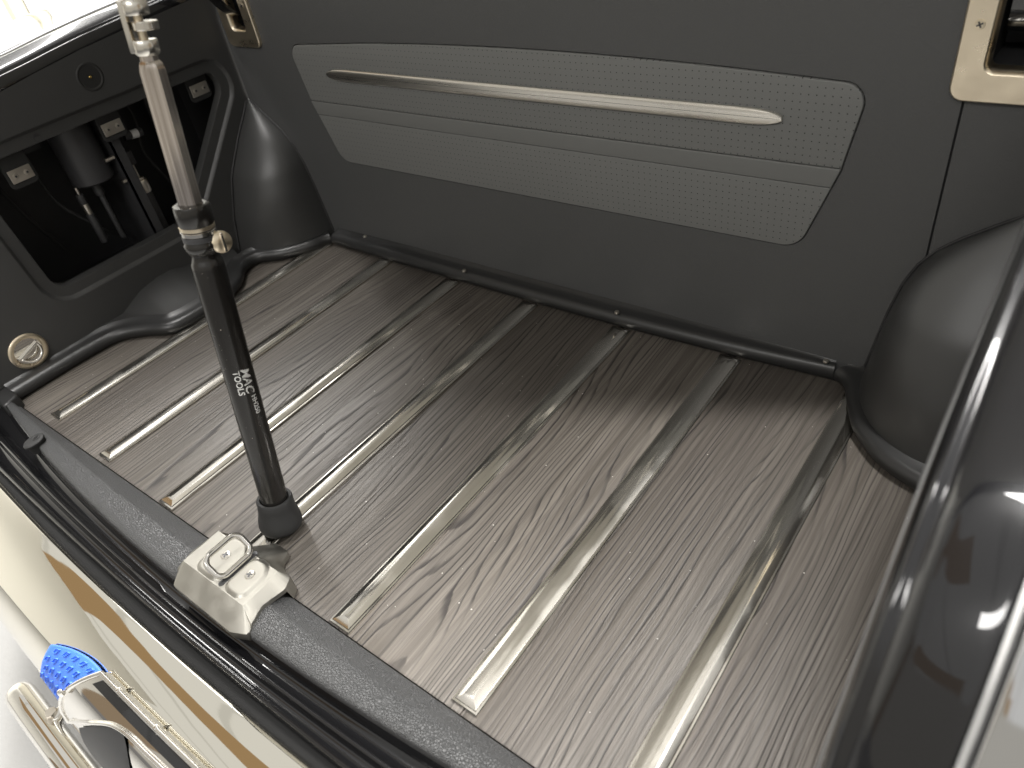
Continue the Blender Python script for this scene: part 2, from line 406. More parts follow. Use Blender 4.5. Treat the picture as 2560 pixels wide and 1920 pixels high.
def lerp_curve(tab, x):
    if x <= tab[0][0]: return tab[0][1]
    for (a, b), (c, d) in zip(tab, tab[1:]):
        if x <= c:
            t = (x - a) / (c - a); return b + (d - b) * t
    return tab[-1][1]
def smooth_path(pts, n=8, closed=False):
    P = [Vector(p) for p in pts]; out = []
    m = len(P)
    for i in range(m - 1):
        p0 = P[max(i - 1, 0)]; p1 = P[i]; p2 = P[i + 1]; p3 = P[min(i + 2, m - 1)]
        for k in range(n):
            t = k / n
            out.append(.5 * ((2 * p1) + (p2 - p0) * t + (2 * p0 - 5 * p1 + 4 * p2 - p3) * t * t + (3 * p1 - p0 - 3 * p2 + p3) * t ** 3))
    out.append(P[-1]); return out
def screw(parent, mtx, r, m='chrome', name='screw'):
    """countersunk cross-head screw, axis +z of mtx"""
    bm = bmesh.new(); lathe(bm, [(r, -.002), (r, .0001), (r * .92, .0006), (r * .5, .0009), (r * .05, .0010)], 20)
    o = obj(name, bm, m, parent); o.matrix_basis = mtx
    return o
def cross(parent, mtx, r, m='void', name='screw_slot'):
    bm = bmesh.new()
    box(bm, (-r * .66, -r * .16, .0002), (r * .66, r * .16, .00125)); box(bm, (-r * .16, -r * .66, .0002), (r * .16, r * .66, .0013))
    o = obj(name, bm, m, parent, 0); o.matrix_basis = mtx; return o
def frame_of(loc, zdir, xdir=(1, 0, 0)):
    z = Vector(zdir).normalized(); x = Vector(xdir); x = (x - z * x.dot(z)).normalized(); y = z.cross(x)
    return Matrix(((x.x, y.x, z.x, loc[0]), (x.y, y.y, z.y, loc[1]), (x.z, y.z, z.z, loc[2]), (0, 0, 0, 1)))

# ================================================================== SETTING
bm = bmesh.new(); flat(bm, [[(-4, -4), (3, -4), (3, 4), (-4, 4)]], top, -0.62)
o = obj('workshop_floor', bm, 'concrete'); o['kind'] = 'structure'
bm = bmesh.new(); box(bm, (-4.1, -4, -.62), (-4.0, 4, 2.6)); o = obj('workshop_wall', bm, 'wallpaint', smooth=0); o['kind'] = 'structure'

p = on_x(46, 20, -3.93)
bm = bmesh.new(); box(bm, (-3.99, p.y - .035, -.62), (-3.93, p.y + .035, 2.3)); o = obj('door_post', bm, 'cream', smooth=0); o['kind'] = 'structure'
bm = bmesh.new(); box(bm, (-3.995, p.y + .035, -.62), (-3.95, p.y + .05, 2.3)); obj('post_seal', bm, 'rubber', o, 0)

# ================================================================== CAR
car = empty('car', (0, .3, -.62)); car['label'] = 'glossy black car seen into its open wood-floored trunk'; car['category'] = 'car'
CARI = Matrix.Translation((0, -.3, .62))
def cpart(name, bm, m, smooth=40, label=None, parent=None):
    o = obj(name, bm, m, parent or car, smooth, label)
    if parent is None: o.matrix_basis = CARI.copy()     # parts are modelled in world coordinates
    return o

# ---- cargo floor: board, planks, trim strips
bm = bmesh.new(); box(bm, (-.6, -.004, -.03), (.6, .60, -.008))
cargo = cpart('cargo_floor', bm, 'void', 0, 'dark wood-grain trunk floor with polished metal strips')
SP = .16
edges_x = [-.598] + [(-3 + i) * SP for i in range(7)] + [.598]
for i in range(8):
    a, b = edges_x[i] + .0004, edges_x[i + 1] - .0004
    bm = bmesh.new(); box(bm, (a, 0.0005, -.0075), (b, .575, 0), bev=.0006)
    obj('plank', bm, 'wood', cargo, 30)
for i in range(7):
    x0 = (i - 3) * SP; hw = .0146
    bow = .063 * x0 * x0; y0 = bow; y1 = .5555 + .065 * x0 * x0
    if i == 3: y0 = .006
    if i == 6: y1 = .56
    bm = bmesh.new(); rs = []
    for e, h in ((0, -.0005), (0, .0024), (.0006, .0031), (.0024, .0033), (.0029, .0042), (.0034, .0044), (.0075, .0057), (.0115, .0066), (.01455, .0070)):
        rs.append([(x0 - hw + e, y0 + e, h), (x0 + hw - e, y0 + e, h), (x0 + hw - e, y1 - e, h), (x0 - hw + e, y1 - e, h)])
    rings(bm, rs, True, True, True); fix(bm)
    obj('trim_strip', bm, 'strip', cargo, 12)

# ---- floor moulding: rolled vinyl edge with a flat flange behind it
def resample_open(p, n):
    L = [0]
    for i in range(1, len(p)): L.append(L[-1] + (p[i] - p[i - 1]).length)
    out = []; j = 0
    for k in range(n + 1):
        d = L[-1] * k / n
        while j < len(p) - 2 and L[j + 1] < d: j += 1
        t = (d - L[j]) / max(L[j + 1] - L[j], 1e-9); out.append(p[j].lerp(p[j + 1], min(t, 1)))
    return out
def moulding(path_in, name, width=.027, bead=.0115, n=70, w_end=None):
    """rolled edge whose inner foot follows path_in, with a flange running outward from it"""
    A = resample_open(smooth_path([(a, b, 0) for a, b in path_in], 10), n); c = Vector((0, .3, 0))
    B = []
    for i, p in enumerate(A):
        t = (A[min(i + 2, n)] - A[max(i - 2, 0)]).normalized(); nn = Vector((-t.y, t.x, 0))
        B.append(nn)
    sg = 1 if sum(nn.dot(p - c) for nn, p in zip(B, A)) > 0 else -1
    B = [p + nn * sg * width for nn, p in zip(B, A)]
    for _ in range(6): B = [B[0]] + [(B[i - 1] + B[i] * 2 + B[i + 1]) / 4 for i in range(1, n)] + [B[-1]]
    for q in B: q.x = max(min(q.x, .602), -.602); q.y = min(q.y, .5845)
    bm = bmesh.new(); rs = []
    for a, b in zip(A, B):
        d = (b - a); w_ = max(d.length, .004); d = d / max(d.length, 1e-6); r = []; bd = min(bead, w_ * .48)
        for ang in (-75, -50, -25, 0, 22, 45, 65, 85):
            q = math.radians(ang)
            r.append(a + d * (bd * .95 - math.cos(q) * bd) + Vector((0, 0, bead * .98 + math.sin(q) * bead)))
        for f, z in ((.4, .0232), (.7, .0255), (1.0, .0285), (1.0, -.004)):
            r.append(a + d * (bd * .95 + (w_ - bd * .95) * f) + Vector((0, 0, z)))
        rs.append(r)
    rings(bm, rs, False); o = cpart(name, bm, 'vinyl', 35)
    return o, B
front_m, _ = moulding([(-.462, .5595), (-.31, .5565), (-.153, .5555), (.005, .5545), (.162, .556), (.321, .562), (.446, .5705)], 'floor_moulding', .026)
moulding([(.4468, .5708), (.461, .560), (.474, .533), (.487, .505), (.500, .485), (.530, .455), (.565, .438), (.598, .430)], 'floor_moulding', .028)
left_m, LOUT = moulding([(-.577, .004), (-.5775, .07), (-.576, .135), (-.568, .175), (-.535, .205), (-.500, .226), (-.487, .255), (-.485, .30), (-.491, .345), (-.510, .385), (-.542, .418), (-.546, .450), (-.510, .478), (-.478, .522), (-.469, .549), (-.4622, .5592)], 'floor_moulding', .027, n=110)
for u, v in ((925, 581), (1160, 675), (1542, 779), (2065, 901)):
    p = on_z(u, v, .027); mt = Matrix.Translation(p - front_m.matrix_basis.translation - Vector(car.location))
    s = screw(front_m, mt, .0034, 'zinc'); s.matrix_basis = Matrix.Translation((p.x, min(p.y, .578), .0268))

# ---- front trim wall with a rebate for the insert panel
def insert_edge(z): return lerp_curve([(.168, .384), (.184, .388), (.2455, .4105), (.2665, .419), (.33, .4325), (.36, .4365)], z)
def insert_top(x): return .352 + .014 * (1 - (x / .43) ** 2)
def outline(z0, z1, r0, r1, top_curve=False):
    zs = [z0 + (z1 - z0) * k / 8 for k in range(9)]
    pts = [(-.6, 0)]
    right = [(insert_edge(z), z) for z in zs]; left = [(-insert_edge(z), z) for z in reversed(zs)]
    if top_curve:
        zt = insert_top(.4345); right[-1] = (.4345, zt); left[0] = (-.4345, zt)
        mid = [(.4345 - .869 * k / 20, insert_top(.4345 - .869 * k / 20)) for k in range(1, 20)]
    else: mid = []
    poly = right + mid + left
    rad = [0] * len(poly); rad[0] = r0; rad[-1] = r0; rad[len(right) - 1] = r1; rad[len(right) + len(mid)] = r1
    # rounding needs long neighbours: thin the straight runs near the corners
    keep = [i for i in range(len(poly)) if i in (0, len(poly) - 1, len(right) - 1, len(right) + len(mid)) or (4 <= i <= len(right) - 5) or (len(right) + 2 <= i <= len(right) + len(mid) - 4) or (len(right) + len(mid) + 4 <= i <= len(poly) - 5)]
    return round_poly([poly[i] for i in keep], [rad[i] for i in keep], 8)
full = outline(.168, .36, .028, .02, True)
hole = inset(full, -.0016)
bm = bmesh.new()
wl = [(-.597, -.02), (.5125, -.02), (.5125, .470), (-.597, .470)]
HOLE_L = [(-.5625, .3705), (-.524, .3705), (-.524, .4500), (-.5625, .4500)]   # hinge opening, left
flat(bm, [wl, hole, HOLE_L], wall)
rs = [[wall(p.x, p.y, h) for p in inset(hole, d)] for d, h in ((0, 0), (-.0001, -.0002), (.0008, -.0012), (.0011, -.004))]
rings(bm, rs, True); flat(bm, [inset(hole, -.002)], wall, -.0041)
fwall = cpart('front_trim_panel', bm, 'leather', 30, 'charcoal leather trim wall behind the trunk floor')
bm = bmesh.new(); flat(bm, [[(.5145, -.02), (.62, -.02), (.62, .470), (.5145, .470)], [(-x, z) for x, z in HOLE_L]], wall, -.001)
rings(bm, [[wall(u, v, h) for v in (-.02, .3, .470)] for u, h in ((.5175, -.001), (.5150, -.002), (.5143, -.006))], False)
cpart('corner_trim_panel', bm, 'leather', 50)
# shadow gap backing
bm = bmesh.new(); flat(bm, [[(.505, -.02), (.522, -.02), (.522, .470), (.505, .470)]], wall, -.007); cpart('trim_backing', bm, 'void')
def slice_outline(lo, hi):
    """insert outline between two heights"""
    pts = [p for p in full if lo - 1e-6 <= p.y <= hi + 1e-6]
    out = [p for p in full]
    # clip polygon against lo and hi
    for lim, sgn in ((lo, 1), (hi, -1)):
        res = []
        for i in range(len(out)):
            a = out[i - 1]; b = out[i]; ia = (a.y - lim) * sgn >= 0; ib = (b.y - lim) * sgn >= 0
            if ia != ib:
                t = (lim - a.y) / (b.y - a.y); res.append(a.lerp(b, t))
            if ib: res.append(b)
        out = res
    dd = [out[0]]
    for p in out[1:]:
        if (p - dd[-1]).length > 4e-4: dd.append(p)
    return dd
for nm, lo, hi, m_, t_ in (('perforated_insert', .2672, .5, 'perf', .0018), ('insert_band', .2452, .2664, 'insert', .0024), ('perforated_insert', .1, .2446, 'perf', .0018)):
    bm = bmesh.new(); slab(bm, slice_outline(lo, hi), wall, edge_levels(t_ + .004, .0014, -.004))
    obj(nm, bm, m_, fwall, 35)
# long brushed bar across the insert
loop = []
for k in range(61):
    s = k / 60; s = .5 - .5 * math.cos(math.pi * s); x = -.355 + .71 * s; e = min(x + .356, .356 - x)
    loop.append((x, .0088 * (1 - (1 - min(e / .040, 1)) ** 2.2) ** .55))
lp = [Vector((x, .3135 - h)) for x, h in loop] + [Vector((x, .3135 + h)) for x, h in reversed(loop[1:-1])]
bm = bmesh.new(); rs = []
for f, h in ((1.0, .0018), (1.0, .0042), (.985, .0048), (.86, .0060), (.84, .0061), (.4, .0063), (.02, .0063)):
    rs.append([wall(.355 * math.copysign(1, p.x) + (p.x - .355 * math.copysign(1, p.x)) if False else p.x * (1 - .004 * (1 - f)), .3135 + (p.y - .3135) * f, h) for p in lp])
rings(bm, rs, True); obj('trim_bar', bm, 'brushed', fwall, 30, 'long brushed metal bar across the perforated insert')

# ---- hinge bezels in the upper corners
def bezel(s):
    x0, x1 = .5005, .586
    outer = round_poly([(x0, .345), (x1, .345), (x1, .466), (x0, .466)], .012)
    inner = round_poly([(x0 + .0255, .3725), (x1 - .0255, .3725), (x1 - .0255, .448), (x0 + .0255, .448)], .006)
    N_ = 96
    O = resample(outer, N_); I = resample(inner, N_)
    # line the two loops up
    def start(l): k = min(range(N_), key=lambda i: (l[i] - Vector((x0, .345))).length); return l[k:] + l[:k]
    O = start(O); I = start(I)
    f = lambda u, v, w: wall(s * u, v, w)
    bm = bmesh.new(); rs = []
    for d, h in ((0, 0), (0, .004), (.0006, .0052), (.0015, .0058)): rs.append([f(p.x, p.y, h) for p in inset(O, d)])
    for d, h in ((-.0035, .0058), (-.0022, .0050), (-.0004, .0020), (0, -.004), (0, -.012)): rs.append([f(p.x, p.y, h) for p in inset(I, d)])
    rings(bm, rs, True); fix(bm)
    b = cpart('hinge_bezel', bm, 'satin', 30, 'brushed nickel frame around a dark hinge opening')
    bm = bmesh.new(); pk = [(x0 + .0245, .3715), (x1 - .0245, .3715), (x1 - .0245, .449), (x0 + .0245, .449)]
    rings(bm, [[f(u, v, h) for u, v in pk] for h in (-.004, -.075)], True); flat(bm, [pk], f, -.075)
    obj('hinge_pocket', bm, 'void', b, 0)
    for z in (.409,):
        mt = frame_of(f(x0 + .0125, z, .0056), (0, -1, 0), (1, 0, .5)); screw(b, mt, .0043, 'satin'); cross(b, mt, .0040, 'darkmetal')
    return b
bezL = bezel(-1); bezR = bezel(1)
# curved hinge arms passing through the openings
for s, b in ((-1, bezL), (1, bezR)):
    bm = bmesh.new(); rs = []
    pr = [(.035, .392), (.018, .389), (.0, .392), (-.018, .405), (-.034, .43), (-.045, .47), (-.05, .53)] if s < 0 else [(.045, .396), (.030, .394), (.022, .402), (.018, .425), (.012, .50)]
    pr = smooth_path([(0, a, c) for a, c in pr], 5)
    for p in pr:
        hw = .0135; t_ = .003
        rs.append([(s * (.543 - hw), WALL_Y + p.y, p.z), (s * (.543 + hw), WALL_Y + p.y, p.z), (s * (.543 + hw), WALL_Y + p.y + t_, p.z + t_), (s * (.543 - hw), WALL_Y + p.y + t_, p.z + t_)])
    rings(bm, rs, True, True, True); fix(bm); obj('hinge_arm', bm, 'paint', b, 40)

# ---- side trim panels
open_l = round_poly([(.128, .315), (.144, .112), (.388, .112), (.546, .288), (.534, .3165)], [.012, .026, .022, .028, .014], 8)
open_r = resample(open_l, 120); emb_r = resample(inset(open_l, -.0215), 120)
emb_r = []
for p, q in zip(open_r, resample(open_l, 120)): emb_r.append(q)
emb_r = inset(open_r, -.0215)
bm = bmesh.new()
sl = [(-.10, -.02), (.60, -.02), (.60, .429), (.467, .420), (.343, .410), (.274, .402), (.2, .392), (.1, .362), (.0, .27), (-.10, .05)]
flat(bm, [sl, [(p.x, p.y) for p in inset(open_r, -.0235)]], lside)
rs = [[lside(p.x, p.y, h) for p in inset(open_r, d)] for d, h in ((-.0235, 0), (-.0215, -.0008), (-.0195, -.0032), (-.0175, -.0052), (-.015, -.0058), (-.003, -.0050), (-.0008, -.0056), (0, -.008), (0, -.022))]
rings(bm, rs, True)
sideL = cpart('side_trim_panel', bm, 'leather_side', 30, 'black side panel with an open equipment cut-out')
bm = bmesh.new(); flat(bm, [[(a, b) for a, b in sl]], lambda u, v, w: (.6, u, v)); cpart('side_trim_panel', bm, 'leather_side', 30)
# countersunk button and two small holes in the side panel
bm = bmesh.new(); mt = frame_of((SIDE_X + .0002, .341, .373), (1, 0, 0), (0, 1, 0))
bm = lathe(bm, [(.0205, 0), (.0188, .0012), (.0172, .0008), (.0150, -.0005), (.010, -.0030), (.004, -.0048), (.0001, -.005)], 40)
b = obj('recessed_button', bm, 'vinyl', sideL, 50); b.matrix_basis = mt
bm = lathe(bmesh.new(), [(.0026, -.005), (.0026, .0005), (.0016, .002), (.0001, .0022)], 14); o = obj('brass_pin', bm, 'brass', sideL, 40); o.matrix_basis = mt
for y, z in ((.232, .323), (.458, .325)):
    bm = lathe(bmesh.new(), [(.0058, .0001), (.0054, .0005), (.0046, .0002), (.0044, -.0002), (.0001, -.0003)], 20)
    o = obj('fastener_hole', bm, 'void', sideL, 40); o.matrix_basis = frame_of((SIDE_X + (-.0055), y, z), (1, 0, 0), (0, 1, 0))
# tie-down ring
tm = frame_of((SIDE_X, .059, .054), (1, 0, 0), (0, 1, 0))
bm = lathe(bmesh.new(), [(.0285, 0), (.0285, .002), (.0270, .0036), (.0235, .0042), (.0212, .0034), (.0205, .0015), (.0200, -.001)], 48, cap=False)
td = cpart('tie_down', bm, 'satin', 40, 'round metal tie-down with a folding loop'); td.matrix_basis = CARI @ tm
bm = lathe(bmesh.new(), [(.0204, .0008), (.017, .0002), (.010, .0001), (.0001, .0001)], 32); obj('cup', bm, 'chrome', td)
bm = bmesh.new(); tube(bm, [(.016 * math.cos(math.radians(a)), .016 * math.sin(math.radians(a)) * .9 + .001, .004 + .006 * max(0, math.sin(math.radians(a)))) for a in range(0, 181, 15)], .0022, 10); o = obj('loop', bm, 'chrome', td); o.matrix_basis = Matrix.Rotation(math.radians(200), 4, 'Z')
bm = bmesh.new(); box(bm, (-.0185, -.003, .0005), (.0185, .003, .0055), bev=.001); o = obj('loop_pivot', bm, 'chrome', td); o.matrix_basis = Matrix.Rotation(math.radians(20), 4, 'Z')

# ---- equipment behind the cut-out
bm = bmesh.new(); d_ = .16
lp2 = [(.08, .06), (.60, .06), (.60, .36), (.08, .36)]
rings(bm, [[lside(a, b, h) for a, b in lp2] for h in (-.0225, -d_)], True); flat(bm, [lp2], lside, -d_)
eq = cpart('equipment_bay', bm, 'void', 0)
bm = lathe(bmesh.new(), [(.001, .218), (.030, .218), (.033, .221), (.033, .40), (.001, .40)], 40); o = obj('pump_cylinder', bm, 'darkmetal', eq); o.location = (-.667, .298, 0)
bm = bmesh.new(); box(bm, (-.755, .335, .062), (-.632, .338, .358)); obj('divider_plate', bm, 'darkmetal', eq, 0)
bm = bmesh.new(); box(bm, (-.636, .335, .062), (-.632, .352, .358)); obj('divider_flange', bm, 'darkmetal', eq, 0)
bm = bmesh.new(); box(bm, (-.735, .46, .062), (-.732, .59, .358), Matrix.Translation((-.71, .5, 0)) @ Matrix.Rotation(math.radians(28), 4, 'Z') @ Matrix.Translation((.71, -.5, 0))); obj('angled_plate', bm, 'darkmetal', eq, 0)
def rod(y, x, zs, rs_, ms, name):
    for i in range(len(rs_)):
        bm = lathe(bmesh.new(), [(.0003, zs[i]), (rs_[i] * .93, zs[i]), (rs_[i], zs[i] + .001), (rs_[i], zs[i + 1] - .001), (rs_[i] * .93, zs[i + 1]), (.0003, zs[i + 1])], 20)
        o = obj(name[i], bm, ms[i], eq); o.location = (x, y, 0)
rod(.263, -.66, [.125, .176, .194, .210, .222], [.0062, .0052, .0062, .0025], ['darkmetal', 'zinc', 'darkmetal', 'zinc'], ['hose', 'hose_fitting', 'hose_nut', 'hose_stem'])
rod(.294, -.66, [.118, .196, .214], [.0045, .0075], ['darkmetal', 'darkmetal'], ['cable', 'cable_boot'])
rod(.365, -.66, [.085, .168, .190, .194, .218, .240], [.0088, .0100, .0072, .0013, .0068], ['darkmetal', 'zinc', 'zinc', 'zinc', 'darkmetal'], ['strut_body', 'strut_cap', 'strut_collar', 'strut_rod', 'strut_end'])
for p0, p1, r_, m_, nm in (((-.66, .372, .2625), (-.66, .384, .261), .0068, 'darkmetal', 'connector'), ((-.66, .384, .2607), (-.66, .396, .2595), .0072, 'white', 'connector_label'), ((-.66, .396, .2593), (-.66, .404, .2585), .0066, 'darkmetal', 'connector_end')):
    bm = bmesh.new(); tube(bm, [p0, p1], r_, 16); obj(nm, bm, m_, eq)
for y, z in ((.312, .246), (.322, .205)):
    bm = bmesh.new(); tube(bm, [(-.64, y + .022, z), (-.64, y + .006, z)], .0035, 6); obj('bolt', bm, 'zinc', eq, 0)
bm = bmesh.new(); tube(bm, smooth_path([(-.655, .345, .235), (-.652, .348, .25), (-.655, .357, .253), (-.66, .363, .243)], 6), .0018, 8); obj('wire', bm, 'darkmetal', eq)
for pts_, r_ in (([(-.70, .20, .35), (-.69, .225, .28), (-.70, .24, .20), (-.69, .27, .15), (-.70, .31, .10)], .0030), ([(-.71, .40, .35), (-.70, .42, .28), (-.69, .405, .22), (-.70, .43, .15), (-.71, .45, .09)], .0026), ([(-.72, .17, .30), (-.71, .19, .20), (-.72, .22, .12)], .0035)):
    bm = bmesh.new(); tube(bm, smooth_path(pts_, 6), r_, 8); obj('cable', bm, 'rubber', eq)
bm = bmesh.new(); box(bm, (-.75, .20, .30), (-.70, .26, .305)); box(bm, (-.70, .20, .285), (-.697, .26, .305)); obj('shelf_bracket', bm, 'darkmetal', eq, 0)
for y, z in ((.191, .283), (.346, .292), (.512, .294)):
    bm = bmesh.new(); slab(bm, round_poly([(y - .021, z - .018), (y + .021, z - .018), (y + .019, .34), (y - .019, .34)], [.008, .008, .001, .001]), lside, edge_levels(.003, .0008, -.0245))
    tab = cpart('clip_tab', bm, 'rubber', 40)
    bm = bmesh.new(); slab(bm, round_poly([(y - .0165, z - .0095), (y + .0165, z - .0095), (y + .0165, z + .0095), (y - .0165, z + .0095)], .001), lside, edge_levels(.0022, .0006, -.0214)); obj('clip_plate', bm, 'zinc', tab, 40)
    for dy in (-.0085, .0085):
        mt = frame_of((SIDE_X - .0192, y + dy, z), (1, 0, 0), (0, 1, 0)); screw(tab, mt, .0042, 'zinc')
        bm = lathe(bmesh.new(), [(.0018, .0008), (.0018, .0013), (.0001, .0013)], 6); o = obj('screw_socket', bm, 'darkmetal', tab, 0); o.matrix_basis = mt

# ---- wheel-arch covers: quarter domes in the front corners
A_ = [(-.01, .128), (.026, .122), (.108, .110), (.15, .101), (.175, .091), (.195, .077), (.212, .058), (.228, .037), (.243, .016), (.256, .002)]
B_ = [(-.01, .136), (.019, .130), (.079, .115), (.148, .087), (.207, .043), (.235, .018), (.256, .002)]
for s in (-1, 1):
    bm = bmesh.new(); rs = []
    for k in range(29):
        z = -.01 + (.2555 + .01) * (k / 28) ** .9; a = lerp_curve(A_, z); b = lerp_curve(B_, z); r = []
        for j in range(21):
            t = math.pi / 2 * j / 20; e = .98 - .24 * min(1, max(0, (z - .02) / .09))
            cx = math.cos(t) ** e; sy = math.sin(t) ** e
            r.append((s * (.6 - a * cx), WALL_Y + .001 - b * sy, z))
        rs.append(r)
    rings(bm, rs, False)
    bmesh.ops.smooth_vert(bm, verts=[v for v in bm.verts if not v.is_boundary], factor=.5, use_axis_x=True, use_axis_y=True, use_axis_z=True)
    wa = cpart('wheel_arch_cover', bm, 'leather_arch', 60, 'smooth black wheel-arch cover in the trunk corner')
    ed = []
    for tab, ww in ((A_, 0), (B_, 1)):
        pts = []
        for k in range(25):
            z = .02 + .232 * k / 24; d = lerp_curve(tab, z) + .0012
            pts.append((s * (.6 - d), WALL_Y - .0004, z) if ww == 0 else (s * .5996, WALL_Y - d, z))
        bm = bmesh.new(); tube(bm, pts, .0017, 8); obj('cover_seam', bm, 'void', wa, 60)
# ---- low hump at the foot of the left side panel
inn = [p for p in LOUT if .150 < p.y < .436 and p.x < -.45]
prof_top = [(.16, .004), (.2, .024), (.253, .048), (.29, .054), (.318, .0535), (.347, .046), (.40, .026), (.446, .004)]
bm = bmesh.new(); rs = []
for i, p in enumerate(inn):
    y = .15 + (.440 - .15) * i / (len(inn) - 1); zt = lerp_curve(prof_top, y); r = []
    for j in range(13):
        t = j / 12; q = t ** 1.35
        r.append((p.x + (-.601 - p.x) * t, p.y + (y - p.y) * t, .0283 + (max(zt, .0284) - .0283) * (q * .6 + .4 * math.sin(t * math.pi / 2))))
    rs.append(r)
rings(bm, rs, False); cpart('side_hump', bm, 'leather_arch', 60, 'low black moulded hump at the foot of the side panel')

# ---- rear sill: leather pad, gutter, seal, tail panel
X0, X1 = -.60, .60
NX = 48
XS = [X0 + (X1 - X0) * i / NX for i in range(NX + 1)]
def sweep(prof, x_from=X0, x_to=X1, n=NX):
    bm = bmesh.new(); rs = []
    for i in range(n + 1):
        x = x_from + (x_to - x_from) * i / n; rs.append([(x, y, z) for y, z in prof(x)])
    rings(bm, rs, False); return bm
yo = lambda x: -.0585 + .135 * x * x
yg = lambda x: -.0945 + .045 * x * x
yb = lambda x: -.1075 + .075 * x * x
def pad(x):
    o_ = yo(x)
    return [(-.0015, -.006), (-.0015, .0030), (-.0028, .0058), (-.0055, .0080), (o_ * .34, .0150), (o_ * .40, .0178), (o_ * .46, .0192), (o_ * .56, .0200), (o_ * .84, .0205), (o_ * .93, .0198), (o_ * .98, .0175), (o_, .0140), (o_, .0)]
sill = cpart('sill_pad', sweep(pad, -.573, .60), 'sill_leather', 50, 'grey pebbled leather pad along the trunk sill')
p = on_z(33, 981, .02); screw(sill, Matrix.Translation((-.556, -.012, .0205)), .0042, 'darkmetal')
# raised corner cover at the left end of the sill
bm = bmesh.new(); lpc = round_poly([(-.602, .006), (-.560, .006), (-.548, -.022), (-.602, -.016)], [.002, .010, .006, .002]); slab(bm, lpc, top, edge_levels(.0225, .004, 0)); obj('corner_cover', bm, 'vinyl', sill, 40)
def gut(x):
    a, b = yo(x) - .0002, yg(x); f = lambda u: a + (b - a) * u
    P = [(0, .008), (.05, .001), (.12, -.003), (.24, -.0035), (.36, -.0030), (.42, .0020), (.46, .0055), (.50, .0064), (.54, .0056), (.58, .0020), (.62, -.0015), (.72, -.0022), (.82, -.0015), (.87, .0025), (.91, .0046), (.95, .0042), (.98, .001), (1.0, -.02)]
    return [(f(u), z) for u, z in P]
bm = sweep(gut, -.66, .66, 60); cpart('trunk_gutter', bm, 'paint', 60, 'gloss black rain gutter behind the sill')
def seal(x):
    a, b = yg(x) + .002, yb(x) - .003
    return [(a, -.012), (a * .7 + b * .3, -.0095), (a * .4 + b * .6, -.0105), (b, -.016), (b, -.03)]
bm = sweep(seal, -.68, .68, 60); cpart('weather_seal', bm, 'felt', 60, 'dull black rubber seal along the gutter')
TP = [(0, -.035), (0, -.016), (.0006, -.0112), (.003, -.0090), (.010, -.0090), (.025, -.0115), (.045, -.0200), (.065, -.0345), (.083, -.0560), (.095, -.082), (.102, -.112), (.105, -.15), (.104, -.20), (.098, -.26), (.085, -.32)]
TPs = [(p.x, p.y) for p in smooth_path([(a, b, 0) for a, b in TP], 4)]
def tail(x): return [(yb(x) - d, z) for d, z in TPs]
bm = sweep(tail, -.82, .82, 72); tailp = cpart('tail_panel', bm, 'tail', 60, 'mirror-bright rounded tail panel below the seal')
def tail_at(d):                                  # profile: distance behind the seal -> z and slope
    for (a, b), (c, e) in zip(TPs, TPs[1:]):
        if c > a and a <= d <= c: return b + (e - b) * (d - a) / (c - a)
    return TPs[-1][1]
# rubber bump stop on the sill edge
bm = bmesh.new(); mt = frame_of((-.416, -.034, .0225), (-.05, -.15, 1), (.3, 1, 0))
lpb = round_poly([(-.0145, -.0112), (.0145, -.0112), (.0145, .0112), (-.0145, .0112)], .0110, 10)
slab(bm, lpb, top, [(.002, -.012), (.002, 0), (0, .0012), (0, .0035), (.0012, .0048), (.0035, .0052)])
st = cpart('bump_stop', bm, 'rubber', 40, 'oval black rubber bump stop on the sill'); st.matrix_basis = CARI @ mt
bm = lathe(bmesh.new(), [(.0050, .0050), (.0050, .0058), (.0042, .0062), (.0034, .0058), (.003, .0052), (.0001, .0052)], 24); o = obj('stop_plug', bm, 'rubber', st); o.location = (.005, 0, 0)

# ---- latch striker plate
zt = .029
outer = round_poly([(-.022, -.0655), (-.034, -.052), (-.0405, -.030), (-.038, .002), (-.016, .0135), (.008, .016), (.020, .035), (.044, .035), (.050, .019), (.086, .010), (.094, -.004), (.0885, -.030), (.100, -.0585), (.081, -.0665)], [.006, .01, .012, .014, .012, .012, .004, .004, .012, .010, .008, .003, .003, .008], 6)
outer = resample(outer, 128)
bm = bmesh.new()
def latch_top(p):                                # flat top the sides slope up to
    return Vector((min(max(p.x, -.027), .080 if p.y < -.01 else .078), min(max(p.y, -.043), .0035)))
def edge_z(p):
    if p.y > .010: return .0085
    if p.y < -.052: return .0210
    return .0245
rs = [[(p.x, p.y, .002 if p.y > -.003 else (.0190 if p.y > -.05 else .010)) for p in outer], [(p.x, p.y, edge_z(p)) for p in outer], [(*latch_top(p), .0345) for p in outer]]
vs = rings(bm, rs, True); bm.faces.new(vs[-1])
bmesh.ops.remove_doubles(bm, verts=bm.verts, dist=4e-4)
bmesh.ops.dissolve_limit(bm, angle_limit=math.radians(3), verts=bm.verts, edges=bm.edges); fix(bm)
latch = cpart('latch_plate', bm, 'cast', 50, 'cast metal latch striker plate over the sill')
bv = latch.modifiers.new('soft_edges', 'BEVEL'); bv.width = .0016; bv.segments = 3; bv.limit_method = 'ANGLE'; bv.angle_limit = math.radians(14); bv.harden_normals = False
